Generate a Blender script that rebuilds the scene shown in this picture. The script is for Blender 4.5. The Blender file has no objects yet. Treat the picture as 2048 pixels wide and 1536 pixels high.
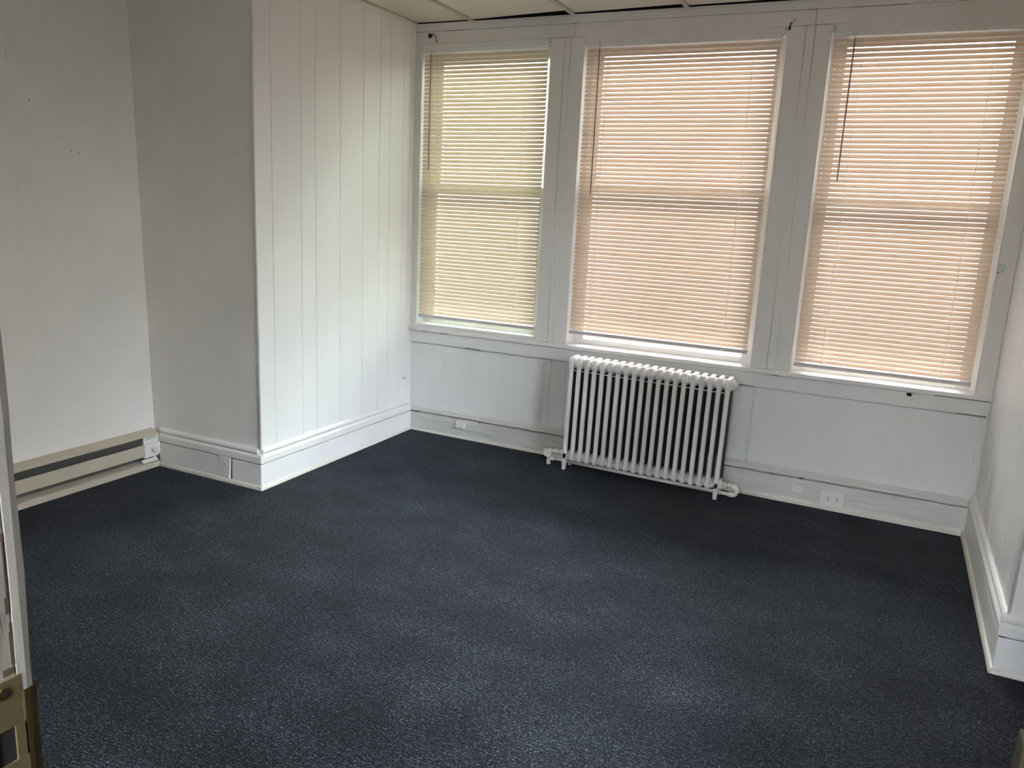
import bpy, bmesh, math, random
from mathutils import Vector, Matrix
random.seed(7)
S = bpy.context.scene
COL = S.collection
PI = math.pi

# ------------------------------------------------------------------ materials
def new_mat(name):
    m = bpy.data.materials.new(name); m.use_nodes = True
    nt = m.node_tree; nt.nodes.clear()
    out = nt.nodes.new('ShaderNodeOutputMaterial')
    return m, nt, out

def N(nt, kind, **kw):
    n = nt.nodes.new(kind)
    for k, v in kw.items():
        if k in n.inputs: n.inputs[k].default_value = v
        else: setattr(n, k, v)
    return n

def ramp(nt, stops):
    r = nt.nodes.new('ShaderNodeValToRGB')
    e = r.color_ramp.elements
    while len(e) < len(stops): e.new(0.5)
    for el, (p, c) in zip(e, stops):
        el.position = p; el.color = (c[0], c[1], c[2], 1)
    return r

def paint(name, col, rough=0.42, mottle=0.04, bump=0.15, bscale=22.0, stretch=(1, 1, 1), grime=0.0, dist=0.002):
    """old brush-painted surface: slow colour mottling, lumpy relief, optional grime specks"""
    m, nt, out = new_mat(name); L = nt.links.new
    tc = N(nt, 'ShaderNodeTexCoord'); mp = N(nt, 'ShaderNodeMapping'); mp.inputs['Scale'].default_value = stretch
    L(tc.outputs['Object'], mp.inputs['Vector'])
    n1 = N(nt, 'ShaderNodeTexNoise', Scale=3.1, Detail=4.0); L(mp.outputs[0], n1.inputs['Vector'])
    lo = tuple(c * (1 - mottle) for c in col); hi = tuple(min(1, c * (1 + mottle)) for c in col)
    r1 = ramp(nt, [(0.35, lo), (0.65, hi)]); L(n1.outputs[0], r1.inputs[0])
    csock = r1.outputs[0]
    if grime > 0:
        n3 = N(nt, 'ShaderNodeTexNoise', Scale=46.0, Detail=5.0, Roughness=0.65); L(mp.outputs[0], n3.inputs['Vector'])
        r3 = ramp(nt, [(0.66, (0, 0, 0)), (0.74, (1, 1, 1))]); L(n3.outputs[0], r3.inputs[0])
        mu = N(nt, 'ShaderNodeMath', operation='MULTIPLY'); L(r3.outputs[0], mu.inputs[0]); mu.inputs[1].default_value = grime
        mx = N(nt, 'ShaderNodeMix', data_type='RGBA'); L(mu.outputs[0], mx.inputs[0])
        L(csock, mx.inputs[6]); mx.inputs[7].default_value = (0.16, 0.13, 0.10, 1); csock = mx.outputs[2]
    p = N(nt, 'ShaderNodeBsdfPrincipled', Roughness=rough)
    p.inputs['Specular IOR Level'].default_value = 0.4
    L(csock, p.inputs['Base Color'])
    n2 = N(nt, 'ShaderNodeTexNoise', Scale=bscale, Detail=6.0, Roughness=0.6); L(mp.outputs[0], n2.inputs['Vector'])
    b = N(nt, 'ShaderNodeBump', Strength=bump, Distance=dist); L(n2.outputs[0], b.inputs['Height'])
    L(b.outputs[0], p.inputs['Normal']); L(p.outputs[0], out.inputs[0])
    return m

def plain(name, col, rough=0.5, metal=0.0, bump=0.0, bscale=60.0):
    m, nt, out = new_mat(name); L = nt.links.new
    p = N(nt, 'ShaderNodeBsdfPrincipled', Roughness=rough, Metallic=metal)
    tc = N(nt, 'ShaderNodeTexCoord'); n = N(nt, 'ShaderNodeTexNoise', Scale=bscale, Detail=3.0); L(tc.outputs['Object'], n.inputs['Vector'])
    r = ramp(nt, [(0.3, tuple(c * 0.92 for c in col)), (0.7, tuple(min(1, c * 1.06) for c in col))])
    L(n.outputs[0], r.inputs[0]); L(r.outputs[0], p.inputs['Base Color'])
    if bump:
        b = N(nt, 'ShaderNodeBump', Strength=bump, Distance=0.001); L(n.outputs[0], b.inputs['Height']); L(b.outputs[0], p.inputs['Normal'])
    L(p.outputs[0], out.inputs[0])
    return m

def carpet_mat():
    m, nt, out = new_mat('navy_loop_carpet'); L = nt.links.new
    tc = N(nt, 'ShaderNodeTexCoord')
    def noise(sx, sy, det, rough=0.6, dist=0.0, off=0.0):
        mp = N(nt, 'ShaderNodeMapping'); mp.inputs['Scale'].default_value = (sx, sy, 1); mp.inputs['Location'].default_value = (off, off * 1.7, 0)
        L(tc.outputs['Object'], mp.inputs['Vector'])
        n = N(nt, 'ShaderNodeTexNoise', Scale=1.0, Detail=det, Roughness=rough, Distortion=dist); L(mp.outputs[0], n.inputs['Vector'])
        return n
    streak = noise(42, 190, 2.0, 0.5, 0.6)
    grain = noise(135, 185, 2.0, 0.65, 0.0, 3.3)
    patch = noise(3.2, 4.6, 3.0, 0.55, 0.0, 9.1)
    a1 = N(nt, 'ShaderNodeMath', operation='MULTIPLY_ADD'); L(streak.outputs[0], a1.inputs[0]); a1.inputs[1].default_value = 0.30
    g1 = N(nt, 'ShaderNodeMath', operation='MULTIPLY'); L(grain.outputs[0], g1.inputs[0]); g1.inputs[1].default_value = 0.70
    L(g1.outputs[0], a1.inputs[2])
    a2 = N(nt, 'ShaderNodeMath', operation='MULTIPLY_ADD'); L(patch.outputs[0], a2.inputs[0]); a2.inputs[1].default_value = 0.16; L(a1.outputs[0], a2.inputs[2])
    r = ramp(nt, [(0.44, (0.0009, 0.0010, 0.0014)), (0.55, (0.0050, 0.0056, 0.0068)), (0.65, (0.025, 0.0275, 0.0325)), (0.76, (0.105, 0.113, 0.127))])
    L(a2.outputs[0], r.inputs[0])
    p = N(nt, 'ShaderNodeBsdfPrincipled', Roughness=0.95)
    p.inputs['Specular IOR Level'].default_value = 0.12
    p.inputs['Sheen Weight'].default_value = 0.06; p.inputs['Sheen Roughness'].default_value = 0.45; p.inputs['Sheen Tint'].default_value = (0.75, 0.85, 1.0, 1)
    L(r.outputs[0], p.inputs['Base Color'])
    b = N(nt, 'ShaderNodeBump', Strength=0.8, Distance=0.004); L(a1.outputs[0], b.inputs['Height']); L(b.outputs[0], p.inputs['Normal'])
    L(p.outputs[0], out.inputs[0])
    return m

def slat_mat():
    m, nt, out = new_mat('cream_vinyl_slats'); L = nt.links.new
    d = N(nt, 'ShaderNodeBsdfDiffuse'); d.inputs['Color'].default_value = (0.70, 0.625, 0.54, 1)
    t = N(nt, 'ShaderNodeBsdfTranslucent'); t.inputs['Color'].default_value = (0.94, 0.60, 0.36, 1)
    mx = N(nt, 'ShaderNodeMixShader'); mx.inputs[0].default_value = SLAT_T; L(d.outputs[0], mx.inputs[1]); L(t.outputs[0], mx.inputs[2])
    g = N(nt, 'ShaderNodeBsdfGlossy', Roughness=0.35); g.inputs['Color'].default_value = (1, 1, 1, 1)
    m2 = N(nt, 'ShaderNodeMixShader'); m2.inputs[0].default_value = 0.04; L(mx.outputs[0], m2.inputs[1]); L(g.outputs[0], m2.inputs[2])
    L(m2.outputs[0], out.inputs[0])
    return m

def glass_mat(name, tint):
    m, nt, out = new_mat(name); L = nt.links.new
    t = N(nt, 'ShaderNodeBsdfTransparent'); t.inputs['Color'].default_value = (*tint, 1)
    g = N(nt, 'ShaderNodeBsdfGlossy', Roughness=0.02)
    f = N(nt, 'ShaderNodeFresnel', IOR=1.45)
    mx = N(nt, 'ShaderNodeMixShader'); L(f.outputs[0], mx.inputs[0]); L(t.outputs[0], mx.inputs[1]); L(g.outputs[0], mx.inputs[2])
    L(mx.outputs[0], out.inputs[0])
    return m

def chipped_jamb():
    m, nt, out = new_mat('chipped_white_door_paint'); L = nt.links.new
    tc = N(nt, 'ShaderNodeTexCoord'); mp = N(nt, 'ShaderNodeMapping'); mp.inputs['Scale'].default_value = (60, 60, 9)
    L(tc.outputs['Object'], mp.inputs['Vector'])
    n = N(nt, 'ShaderNodeTexNoise', Scale=1.0, Detail=6.0, Roughness=0.7); L(mp.outputs[0], n.inputs['Vector'])
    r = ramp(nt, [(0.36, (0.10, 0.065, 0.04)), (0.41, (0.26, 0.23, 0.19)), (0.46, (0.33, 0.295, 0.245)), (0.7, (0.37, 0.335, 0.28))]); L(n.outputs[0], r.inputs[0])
    p = N(nt, 'ShaderNodeBsdfPrincipled', Roughness=0.5); L(r.outputs[0], p.inputs['Base Color'])
    b = N(nt, 'ShaderNodeBump', Strength=0.5, Distance=0.002); L(n.outputs[0], b.inputs['Height']); L(b.outputs[0], p.inputs['Normal'])
    L(p.outputs[0], out.inputs[0])
    return m

SLAT_T = 0.16
SKY = 55.0; RIGHTGAIN = 0.3; FRONT = 1.0; LEFTSIDE = 3.2; BACKLIFT = 0.42; RIGHTLIFT = 0.23
SKYRAMP = [(-1.0, (0.40, 0.36, 0.32)), (-0.25, (0.40, 0.36, 0.335)), (-0.02, (0.44, 0.40, 0.375)), (0.16, (0.56, 0.505, 0.475)), (0.22, (1.35, 1.28, 1.22)), (0.36, (4.2, 4.0, 3.85)), (0.58, (8.5, 8.3, 8.2)), (0.80, (36.0, 39.0, 44.5)), (1.0, (42.0, 46.5, 55.0))]
M_WALL = paint('white_wall_paint', (0.86, 0.845, 0.815), 0.5, 0.025, 0.12, 9.0)
M_PANEL = paint('white_gloss_panelling', (0.87, 0.865, 0.85), 0.33, 0.02, 0.10, 6.0, (1, 1, 0.25))
M_LOW = paint('white_panel_below_windows', (0.84, 0.835, 0.815), 0.4, 0.03, 0.25, 14.0, (1, 1, 0.5))
M_TRIM = paint('white_trim_paint', (0.86, 0.85, 0.825), 0.36, 0.03, 0.22, 18.0)
M_OLD = paint('thick_old_baseboard_paint', (0.70, 0.685, 0.65), 0.42, 0.06, 0.9, 16.0, (0.35, 0.6, 1.6), 0.12, 0.014)
M_SHOE = paint('grubby_cream_shoe_paint', (0.74, 0.71, 0.63), 0.5, 0.08, 0.7, 40.0, (0.4, 0.4, 1), 0.35, 0.004)
M_CASE = paint('white_casing_paint', (0.80, 0.775, 0.74), 0.4, 0.03, 0.25, 16.0, (1, 1, 0.2))
M_SASH = paint('white_sash_paint', (0.84, 0.84, 0.82), 0.35, 0.02, 0.15, 30.0)
M_CEIL = paint('ceiling_tile', (0.84, 0.80, 0.73), 0.8, 0.02, 0.3, 160.0)
M_GRID = plain('ceiling_grid_enamel', (0.66, 0.60, 0.52), 0.4)
M_RAD = paint('white_radiator_enamel', (0.86, 0.845, 0.81), 0.3, 0.03, 0.15, 40.0, (1, 1, 0.4), 0.05)
M_PIPE = paint('cream_pipe_paint', (0.78, 0.75, 0.68), 0.4, 0.05, 0.4, 90.0, (1, 1, 1), 0.2)
M_HEAT = paint('cream_heater_enamel', (0.56, 0.51, 0.405), 0.35, 0.03, 0.05, 20.0)
M_HEATIN = plain('grey_heater_inside', (0.13, 0.13, 0.12), 0.45, 0.5)
M_PLASTIC = paint('white_plastic', (0.80, 0.79, 0.76), 0.35, 0.02, 0.05, 40.0)
M_PAINTED = paint('painted_over_plate', (0.80, 0.79, 0.765), 0.42, 0.03, 0.3, 60.0)
M_CHIP = plain('bare_brown_wood', (0.10, 0.06, 0.035), 0.8)
M_DARK = plain('dark_gap', (0.012, 0.011, 0.010), 0.9)
M_RADBACK = plain('dark_radiator_back', (0.030, 0.027, 0.026), 0.9)
M_IRON = plain('shaded_dusty_iron', (0.055, 0.048, 0.042), 0.75)  # inner radiator columns: dust plus the shade between sections, put into the colour
M_BLACK = plain('black_iron', (0.012, 0.011, 0.011), 0.5)
M_BRASS = plain('dull_brass', (0.62, 0.50, 0.28), 0.34, 0.9, 0.05, 40.0)
M_BRASSD = plain('dark_brass', (0.15, 0.115, 0.05), 0.4, 0.9, 0.1)  # darker, browner brass for the lip and screw
M_HOLE = plain('shaded_hole_fill', (0.012, 0.008, 0.006), 0.9)  # near-black fill: the shade inside the latch hole put into the colour
M_CARPET = carpet_mat()
M_SLAT = slat_mat()
M_RAIL = plain('blind_rail_enamel', (0.86, 0.84, 0.81), 0.35)
M_BRAIL = plain('shade_toned_bottom_rail', (0.60, 0.555, 0.55), 0.4)  # darker than the head rail: its room-side shade put into the colour
M_CORD = plain('white_cord', (0.86, 0.84, 0.80), 0.7)
M_WAND = plain('smoky_clear_wand', (0.33, 0.27, 0.24), 0.2)
M_CLEAR = plain('cloudy_plastic', (0.72, 0.71, 0.70), 0.15)
M_GLASS = glass_mat('window_glass', (0.97, 0.985, 0.99))
M_GLASSG = glass_mat('greenish_window_glass', (0.885, 0.985, 0.915))
M_JAMB = chipped_jamb()
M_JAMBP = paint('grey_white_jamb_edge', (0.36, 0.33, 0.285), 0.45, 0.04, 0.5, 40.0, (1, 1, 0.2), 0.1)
M_DOOR = plain('brown_stained_door', (0.055, 0.043, 0.022), 0.5, 0.0, 0.1, 20.0)
M_DOOREDGE = plain('worn_grey_door_edge', (0.15, 0.125, 0.09), 0.6)
M_TEAL = plain('faded_teal_tape', (0.42, 0.62, 0.64), 0.6)
M_LINT = plain('white_lint', (0.7, 0.7, 0.68), 0.9)
M_HALL = paint('hall_wall_paint', (0.62, 0.60, 0.55), 0.6, 0.02, 0.1, 9.0)

# ------------------------------------------------------------------ mesh helpers
class MB:
    def __init__(self): self.bm = bmesh.new()
    def box(self, x0, x1, y0, y1, z0, z1, xf=None):
        v = [self.bm.verts.new((x, y, z)) for x in (x0, x1) for y in (y0, y1) for z in (z0, z1)]
        for a in ((0, 1, 3, 2), (4, 6, 7, 5), (0, 4, 5, 1), (2, 3, 7, 6), (0, 2, 6, 4), (1, 5, 7, 3)):
            self.bm.faces.new([v[i] for i in a])
        if xf is not None:
            for q in v: q.co = xf @ q.co
        return self
    def prism(self, pts, axis, a0, a1, xf=None):
        """polygon pts (u,v) extruded along axis from a0 to a1; x:(y,z) y:(x,z) z:(x,y)"""
        def P(u, v, a): return {'x': (a, u, v), 'y': (u, a, v), 'z': (u, v, a)}[axis]
        A = [self.bm.verts.new(P(u, v, a0)) for u, v in pts]; B = [self.bm.verts.new(P(u, v, a1)) for u, v in pts]
        n = len(pts)
        for i in range(n): self.bm.faces.new((A[i], A[(i + 1) % n], B[(i + 1) % n], B[i]))
        self.bm.faces.new(A[::-1]); self.bm.faces.new(B)
        if xf is not None:
            for q in A + B: q.co = xf @ q.co
        return self
    def tube(self, pts, r, seg=10, cap=True):
        pts = [Vector(p) for p in pts]; rr = r if isinstance(r, (list, tuple)) else [r] * len(pts)
        rings = []; up = None
        for i, p in enumerate(pts):
            t = (pts[min(i + 1, len(pts) - 1)] - pts[max(i - 1, 0)]).normalized()
            if up is None:
                up = Vector((0, 0, 1)) if abs(t.z) < 0.9 else Vector((0, 1, 0))
            a = t.cross(up).normalized(); b = a.cross(t).normalized(); up = b
            rings.append([self.bm.verts.new(p + (a * math.cos(k * 2 * PI / seg) + b * math.sin(k * 2 * PI / seg)) * rr[i]) for k in range(seg)])
        for A, B in zip(rings, rings[1:]):
            for k in range(seg): self.bm.faces.new((A[k], A[(k + 1) % seg], B[(k + 1) % seg], B[k]))
        if cap:
            self.bm.faces.new(rings[0][::-1]); self.bm.faces.new(rings[-1])
        return self
    def rings(self, rings):
        vs = [[self.bm.verts.new(p) for p in r] for r in rings]; n = len(vs[0])
        for A, B in zip(vs, vs[1:]):
            for k in range(n): self.bm.faces.new((A[k], A[(k + 1) % n], B[(k + 1) % n], B[k]))
        self.bm.faces.new(vs[0][::-1]); self.bm.faces.new(vs[-1])
        return self
    def build(self, name, mat, parent=None, bev=0.0, seg=2, smooth=False, kind=None):
        bmesh.ops.recalc_face_normals(self.bm, faces=self.bm.faces)
        off = Vector((0, 0, 0)); q = parent
        while q is not None: off += q.location; q = q.parent
        if parent is not None and not parent.get('_local'):
            for v in self.bm.verts: v.co -= off
        me = bpy.data.meshes.new(name); self.bm.to_mesh(me); self.bm.free()
        o = bpy.data.objects.new(name, me); COL.objects.link(o)
        for mm in (mat if isinstance(mat, (list, tuple)) else [mat]): me.materials.append(mm)
        if parent is not None: o.parent = parent
        if smooth:
            for p in me.polygons: p.use_smooth = True
        if bev:
            b = o.modifiers.new('Bevel', 'BEVEL'); b.width = bev; b.segments = seg; b.limit_method = 'ANGLE'; b.angle_limit = math.radians(35)
            b.harden_normals = False
        if parent is not None and parent.get('_local'): o['_local'] = 1
        if kind: o['kind'] = kind
        return o

def empty(name, loc=(0, 0, 0)):
    o = bpy.data.objects.new(name, None); o.location = loc; o.empty_display_size = 0.05; COL.objects.link(o); return o
def tag(o, label, cat, group=None):
    o['label'] = label; o['category'] = cat
    if group: o['group'] = group
    return o
def thing(name, label, cat, loc=(0, 0, 0), group=None): return tag(empty(name, loc), label, cat, group)
def struct(name, mb, mat, bev=0.0, **kw): return mb.build(name, mat, None, bev, kind='structure', **kw)
def roty(c, deg): return Matrix.Translation(Vector(c)) @ Matrix.Rotation(math.radians(deg), 4, 'Y') @ Matrix.Translation(-Vector(c))

# ------------------------------------------------------------------ camera
cam = bpy.data.cameras.new('camera'); co = bpy.data.objects.new('camera', cam); COL.objects.link(co)
C0 = Vector((2.7039, -4.21378, 1.41128))
FW = Vector((-0.41600944, 0.88413534, -0.21269897)); RT = Vector((0.89931932, 0.43466626, 0.0478539)); UP = Vector((-0.13476239, 0.17137661, 0.97594526))
R = Matrix((RT, UP, -FW)).transposed().to_4x4(); R.translation = C0
co.matrix_world = R
cam.sensor_width = 36.0; cam.lens = 1584.328 * 36.0 / 2048.0; cam.clip_start = 0.02; cam.clip_end = 200
S.camera = co

# ------------------------------------------------------------------ plan of the room (metres)
XB = 3.188      # right side of the window bay; left side is x = 0
YC = -1.347     # front face of the bay's side walls
XL = -0.733     # alcove side wall on the left
XR = 3.47       # wall on the far right
YB = -3.85      # door wall, room side
H = 2.4485      # suspended ceiling
HT = 2.75       # slab above it
def floor_z(x, y):
    w = max(0.0, min(1.0, 1 + y / 1.35)); return (0.011 - 0.0073 * x) * w

# floor: carpet with the old building's slight fall towards the right
mb = MB(); nx, ny = 24, 28
X0, X1, Y0, Y1 = -0.9, 4.0, -5.4, 0.12
g = [[mb.bm.verts.new((X0 + (X1 - X0) * i / nx, Y0 + (Y1 - Y0) * j / ny, floor_z(X0 + (X1 - X0) * i / nx, Y0 + (Y1 - Y0) * j / ny))) for j in range(ny + 1)] for i in range(nx + 1)]
for i in range(nx):
    for j in range(ny):
        if g[i + 1][j + 1].co.x < 1.6 and g[i + 1][j + 1].co.y < YB - 0.15: continue        # outdoors
        mb.bm.faces.new((g[i][j], g[i + 1][j], g[i + 1][j + 1], g[i][j + 1]))
struct('floor', mb, M_CARPET)

# --- window openings: x0, x1, z0, z1 (rough), blind x0, x1
WIN = [dict(x0=0.040, x1=0.868, z0=0.690, z1=2.335, b0=0.050, b1=0.846, hs=2.309, bt=2.313, bb=0.738, mat=M_GLASSG),
       dict(x0=1.053, x1=2.094, z0=0.672, z1=2.335, b0=1.066, b1=2.066, hs=2.300, bt=2.306, bb=0.744, mat=M_GLASS),
       dict(x0=2.285, x1=3.117, z0=0.672, z1=2.335, b0=2.300, b1=3.094, hs=2.298, bt=2.304, bb=0.712, mat=M_GLASS)]

# wall with the windows
mb = MB(); YO = 0.23
mb.box(-0.12, XB + 0.12, 0.0, YO, -0.05, 0.5730); mb.box(-0.12, XB + 0.12, 0.012, YO, 0.5730, 0.5790); mb.box(-0.12, XB + 0.12, 0.0, YO, 0.5790, 0.672)
mb.box(-0.12, XB + 0.12, 0.0, YO, 2.335, HT)
mb.box(-0.12, 0.040, 0.0, YO, 0.672, 2.335); mb.box(0.868, 1.053, 0.0, YO, 0.672, 2.335)
mb.box(2.094, 2.285, 0.0, YO, 0.672, 2.335); mb.box(3.117, XB + 0.12, 0.0, YO, 0.672, 2.335)
mb.box(0.040, 0.868, 0.0, YO, 0.672, 0.690)
struct('wall_front', mb, M_LOW)

def grooved(name, axis_pos, y_from, y_to, grooves, thick, mat, side):
    """panelled wall at x = axis_pos made of boards with narrow v-grooves; side=+1: boards' back lies towards +x"""
    mb = MB(); ys = [y_from] + sorted(grooves) + [y_to]
    for a, b in zip(ys, ys[1:]):
        g0 = 0.0032 if a != y_from else 0; g1 = 0.0032 if b != y_to else 0
        x0, x1 = axis_pos, axis_pos + side * thick
        mb.prism([(x0 + side * 0.007, a), (x0, a + g0), (x0, b - g1), (x0 + side * 0.007, b), (x1, b), (x1, a)], 'z', -0.05, HT)
    return struct(name, mb, mat)
grooved('wall_left', 0.0, YC + 0.012, 0.0, [-1.235, -1.030, -0.920, -0.721, -0.520, -0.368, -0.268, -0.130, -0.062], 0.12, M_PANEL, -1)
grooved('wall_right', XB, YC + 0.007, 0.0, [-1.24, -1.20, -0.98, -0.90, -0.86, -0.66, -0.60, -0.40, -0.33, -0.12], 0.12, M_PANEL, 1)
mb = MB(); mb.box(XL - 0.2, -0.12, YC + 0.0119, YC + 0.12, -0.05, HT); mb.box(XL - 0.2, 0.0, YC, YC + 0.0119, -0.05, HT)
struct('wall_alcove_front', mb, M_WALL)
mb = MB(); mb.box(XB, XR + 0.1, YC - 0.005, YC + 0.0069, -0.05, HT)
struct('wall_right_return', mb, M_WALL)
# alcove side wall, leaning back a little with height, with two plaster-board seams
mb = MB()
def lean(z): return XL - 0.0205 * z
ys = [YB - 0.02, -1.972, -1.968, -1.762, YC + 0.1]
for a, b in zip(ys, ys[1:]):
    d = 0.0012 if b - a < 0.01 else 0.0
    s = 0.0008 if a == -1.762 else 0.0
    v = [mb.bm.verts.new(p) for p in ((lean(-0.05) - d - s, a, -0.05), (lean(-0.05) - d - s, b, -0.05), (lean(HT) - d - s, b, HT), (lean(HT) - d - s, a, HT),
                                      (XL - 0.2, a, -0.05), (XL - 0.2, b, -0.05), (XL - 0.2, b, HT), (XL - 0.2, a, HT))]
    for f in ((0, 1, 2, 3), (7, 6, 5, 4), (0, 3, 7, 4), (1, 5, 6, 2), (3, 2, 6, 7), (0, 4, 5, 1)): mb.bm.faces.new([v[i] for i in f])
struct('wall_alcove_left', mb, M_WALL)
SY0, SY1, SZ0, SZ1 = -2.90, -1.75, 0.80, 2.25      # opening for the added side fill window
mb = MB(); mb.box(XR, XR + 0.12, -5.4, SY0, -0.05, HT); mb.box(XR, XR + 0.12, SY1, YC + 0.1, -0.05, HT); mb.box(XR, XR + 0.12, SY0, SY1, -0.05, SZ0); mb.box(XR, XR + 0.12, SY0, SY1, SZ1, HT)
struct('wall_far_right', mb, M_WALL)
# door wall with an opening
DX0, DX1, DZ = 2.11, 2.945, 2.05
mb = MB(); mb.box(XL - 0.2, DX0 - 0.02, YB - 0.12, YB - 0.012, -0.05, HT); mb.box(DX1 + 0.02, XR + 0.1, YB - 0.12, YB - 0.012, -0.05, HT); mb.box(DX0 - 0.02, DX1 + 0.02, YB - 0.12, YB - 0.012, DZ + 0.02, HT)
struct('wall_back', mb, M_WALL)
# hallway the photograph is taken from
BX0, BX1, BZ0, BZ1 = 1.95, 2.80, 0.62, 2.30        # opening for the added hall fill window
mb = MB(); mb.box(1.50, BX0, -5.52, -5.40, -0.05, HT); mb.box(BX1, XR + 0.1, -5.52, -5.40, -0.05, HT); mb.box(BX0, BX1, -5.52, -5.40, -0.05, BZ0); mb.box(BX0, BX1, -5.52, -5.40, BZ1, HT); mb.box(1.50, 1.62, -5.4, YB - 0.12, -0.05, HT); struct('wall_hall', mb, M_HALL)
mb = MB(); mb.box(XL - 0.3, XR + 0.12, YB - 0.13, YO, HT, HT + 0.06); mb.box(1.5, XR + 0.12, -5.52, YB - 0.13, HT, HT + 0.06); struct('ceiling_slab', mb, M_DARK)

# suspended ceiling: lay-in tiles with a gap at the window wall, T-bars, wall angle
mb = MB(); gx = [-1.456, -0.846, -0.236, 0.374, 0.984, 1.594, 2.204, 2.814, 3.424, 4.034]
def tile(x0, x1, y0, ya, yb, z=H + 0.004):
    v = [(x0, y0), (x1, y0), (x1, yb), (x0, ya)]; mb.prism(v, 'z', z, z + 0.014)
far = {-0.236: (-0.026, -0.026), 0.374: (-0.027, -0.088), 0.984: (-0.028, -0.064), 1.594: (-0.03, -0.045), 2.204: (-0.03, -0.03), 2.814: (-0.03, -0.03)}
for a, b in zip(gx, gx[1:]):
    fa, fb = far.get(a, (YC + 0.0, YC + 0.0))
    if a < -0.3 or a > 3.0: fa = fb = YC
    rows = [fa] + [-1.245, -2.465, -3.685, -4.9, -5.4]
    if a < -0.3 or a > 3.0: rows = [YC, -2.465, -3.685, -4.9, -5.4]
    if a < 1.5: rows = [r for r in rows if r > -3.7] + [YB - 0.02]
    for k in range(len(rows) - 1):
        aa = max(a, XL - 0.1) if a < -0.3 else (max(a, 0.0) if (a < 0 and k == 0) else a)
        bb = min(b, XR) if a > 3.0 else (min(b, XB) if (b > XB and k == 0) else b)
        tile(aa + 0.002, bb - 0.002, rows[k + 1] + 0.002, fa if k == 0 else rows[k] - 0.002, fb if k == 0 else rows[k] - 0.002)
ceil = struct('ceiling', mb, M_CEIL)
mb = MB()
for x in gx[1:-1]:
    yb = -0.021 if 0 < x < XB else YC
    ye = -5.4 if x > 1.6 else YB
    mb.box(x - 0.012, x + 0.012, ye, yb, H - 0.004, H); mb.box(x - 0.0015, x + 0.0015, ye, yb, H, H + 0.03)
for y in (-1.245, -2.465, -3.685, -4.9):
    mb.box((1.62 if y < YB else XL - 0.05) if y < YC else 0, XR if y < YC else XB, y - 0.012, y + 0.012, H - 0.0035, H)
mb.build('grid_bar', M_GRID, ceil)
mb = MB(); mb.box(0.0, 0.020, YC, -0.02, H - 0.004, H - 0.002); mb.box(0.0, 0.003, YC, -0.02, H - 0.022, H - 0.002)
mb.box(XB - 0.020, XB, YC, -0.02, H - 0.004, H - 0.002)
mb.build('wall_angle', M_CEIL, ceil)

# ------------------------------------------------------------------ trim round the windows
tn = [0]
def trim(mb, mat, bev=0.002, **kw):
    tn[0] += 1; return struct('trim_%d' % tn[0], mb, mat, bev, **kw)
CF = -0.015   # casing face
mb = MB(); mb.box(0.0, XB, -0.022, 0, 2.4035, 2.446); mb.box(0.0, XB, -0.026, 0, 2.436, 2.446); trim(mb, M_CASE)            # crown strip
mb = MB(); mb.box(0.0, XB, -0.004, -0.0005, 2.452, HT - 0.01); trim(mb, M_DARK, 0)                                              # added dark lining: shade above the tiles put into its colour
mb = MB(); mb.box(0.0, 1.0, CF, 0, 2.338, 2.4025); mb.box(1.0015, 2.21, CF, 0, 2.335, 2.4025); mb.box(2.2115, XB, CF, 0, 2.336, 2.4025); trim(mb, M_CASE)
for w in WIN:                                                                                                               # head stops
    mb = MB(); mb.box(w['x0'], w['x1'] - 0.022, CF + 0.003, CF + 0.010, w['hs'], 2.3365); trim(mb, M_CASE, 0.001)
mb = MB(); mb.box(0.0, 0.040, CF, 0, 0.679, 2.3365); trim(mb, M_CASE, 0.003)
def mullion(x0, x1, ra, rb, za):
    mb = MB(); mb.box(x0, ra, CF, 0, 0.679, 2.334); mb.box(ra + 0.0015, rb, CF + 0.0008, 0, 0.679, 2.334); mb.box(rb + 0.0015, x1, CF, 0, 0.679, 2.334)
    o = trim(mb, M_CASE, 0.0025)
    mb = MB(); mb.tube([(ra + 0.001, CF, za), (ra + 0.0008, CF, 0.69)], 0.0022, 6); mb.tube([(rb + 0.001, CF, 2.13), (rb - 0.001, CF, 1.5), (rb + 0.002, CF, 0.9), (rb, CF, 0.68)], 0.0028, 6)
    mb.build('paint_ridge', M_TRIM, o, smooth=True)
mullion(0.868, 1.053, 0.941, 0.978, 1.45)
mullion(2.094, 2.285, 2.171, 2.213, 2.2)
mb = MB(); mb.box(3.117, XB, CF, 0, 0.679, 2.336); trim(mb, M_CASE, 0.003)
mb = MB(); mb.prism([(XB, -0.018), (XB, 0.0), (XB - 0.002, 0.0), (XB - 0.012, CF), (XB - 0.012, CF - 0.006), (XB - 0.006, CF - 0.010)], 'z', 0.17, 2.4); trim(mb, M_TRIM, 0)
mb = MB()                                                                                                                   # stool, running into each window reveal
mb.box(0.001, XB - 0.001, -0.038, 0.0, 0.657, 0.679)
trim(mb, M_TRIM, 0.004)
mb = MB(); mb.box(0.001, XB - 0.001, -0.020, 0.0, 0.5825, 0.6540); trim(mb, M_LOW, 0.002)                                    # apron
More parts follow.
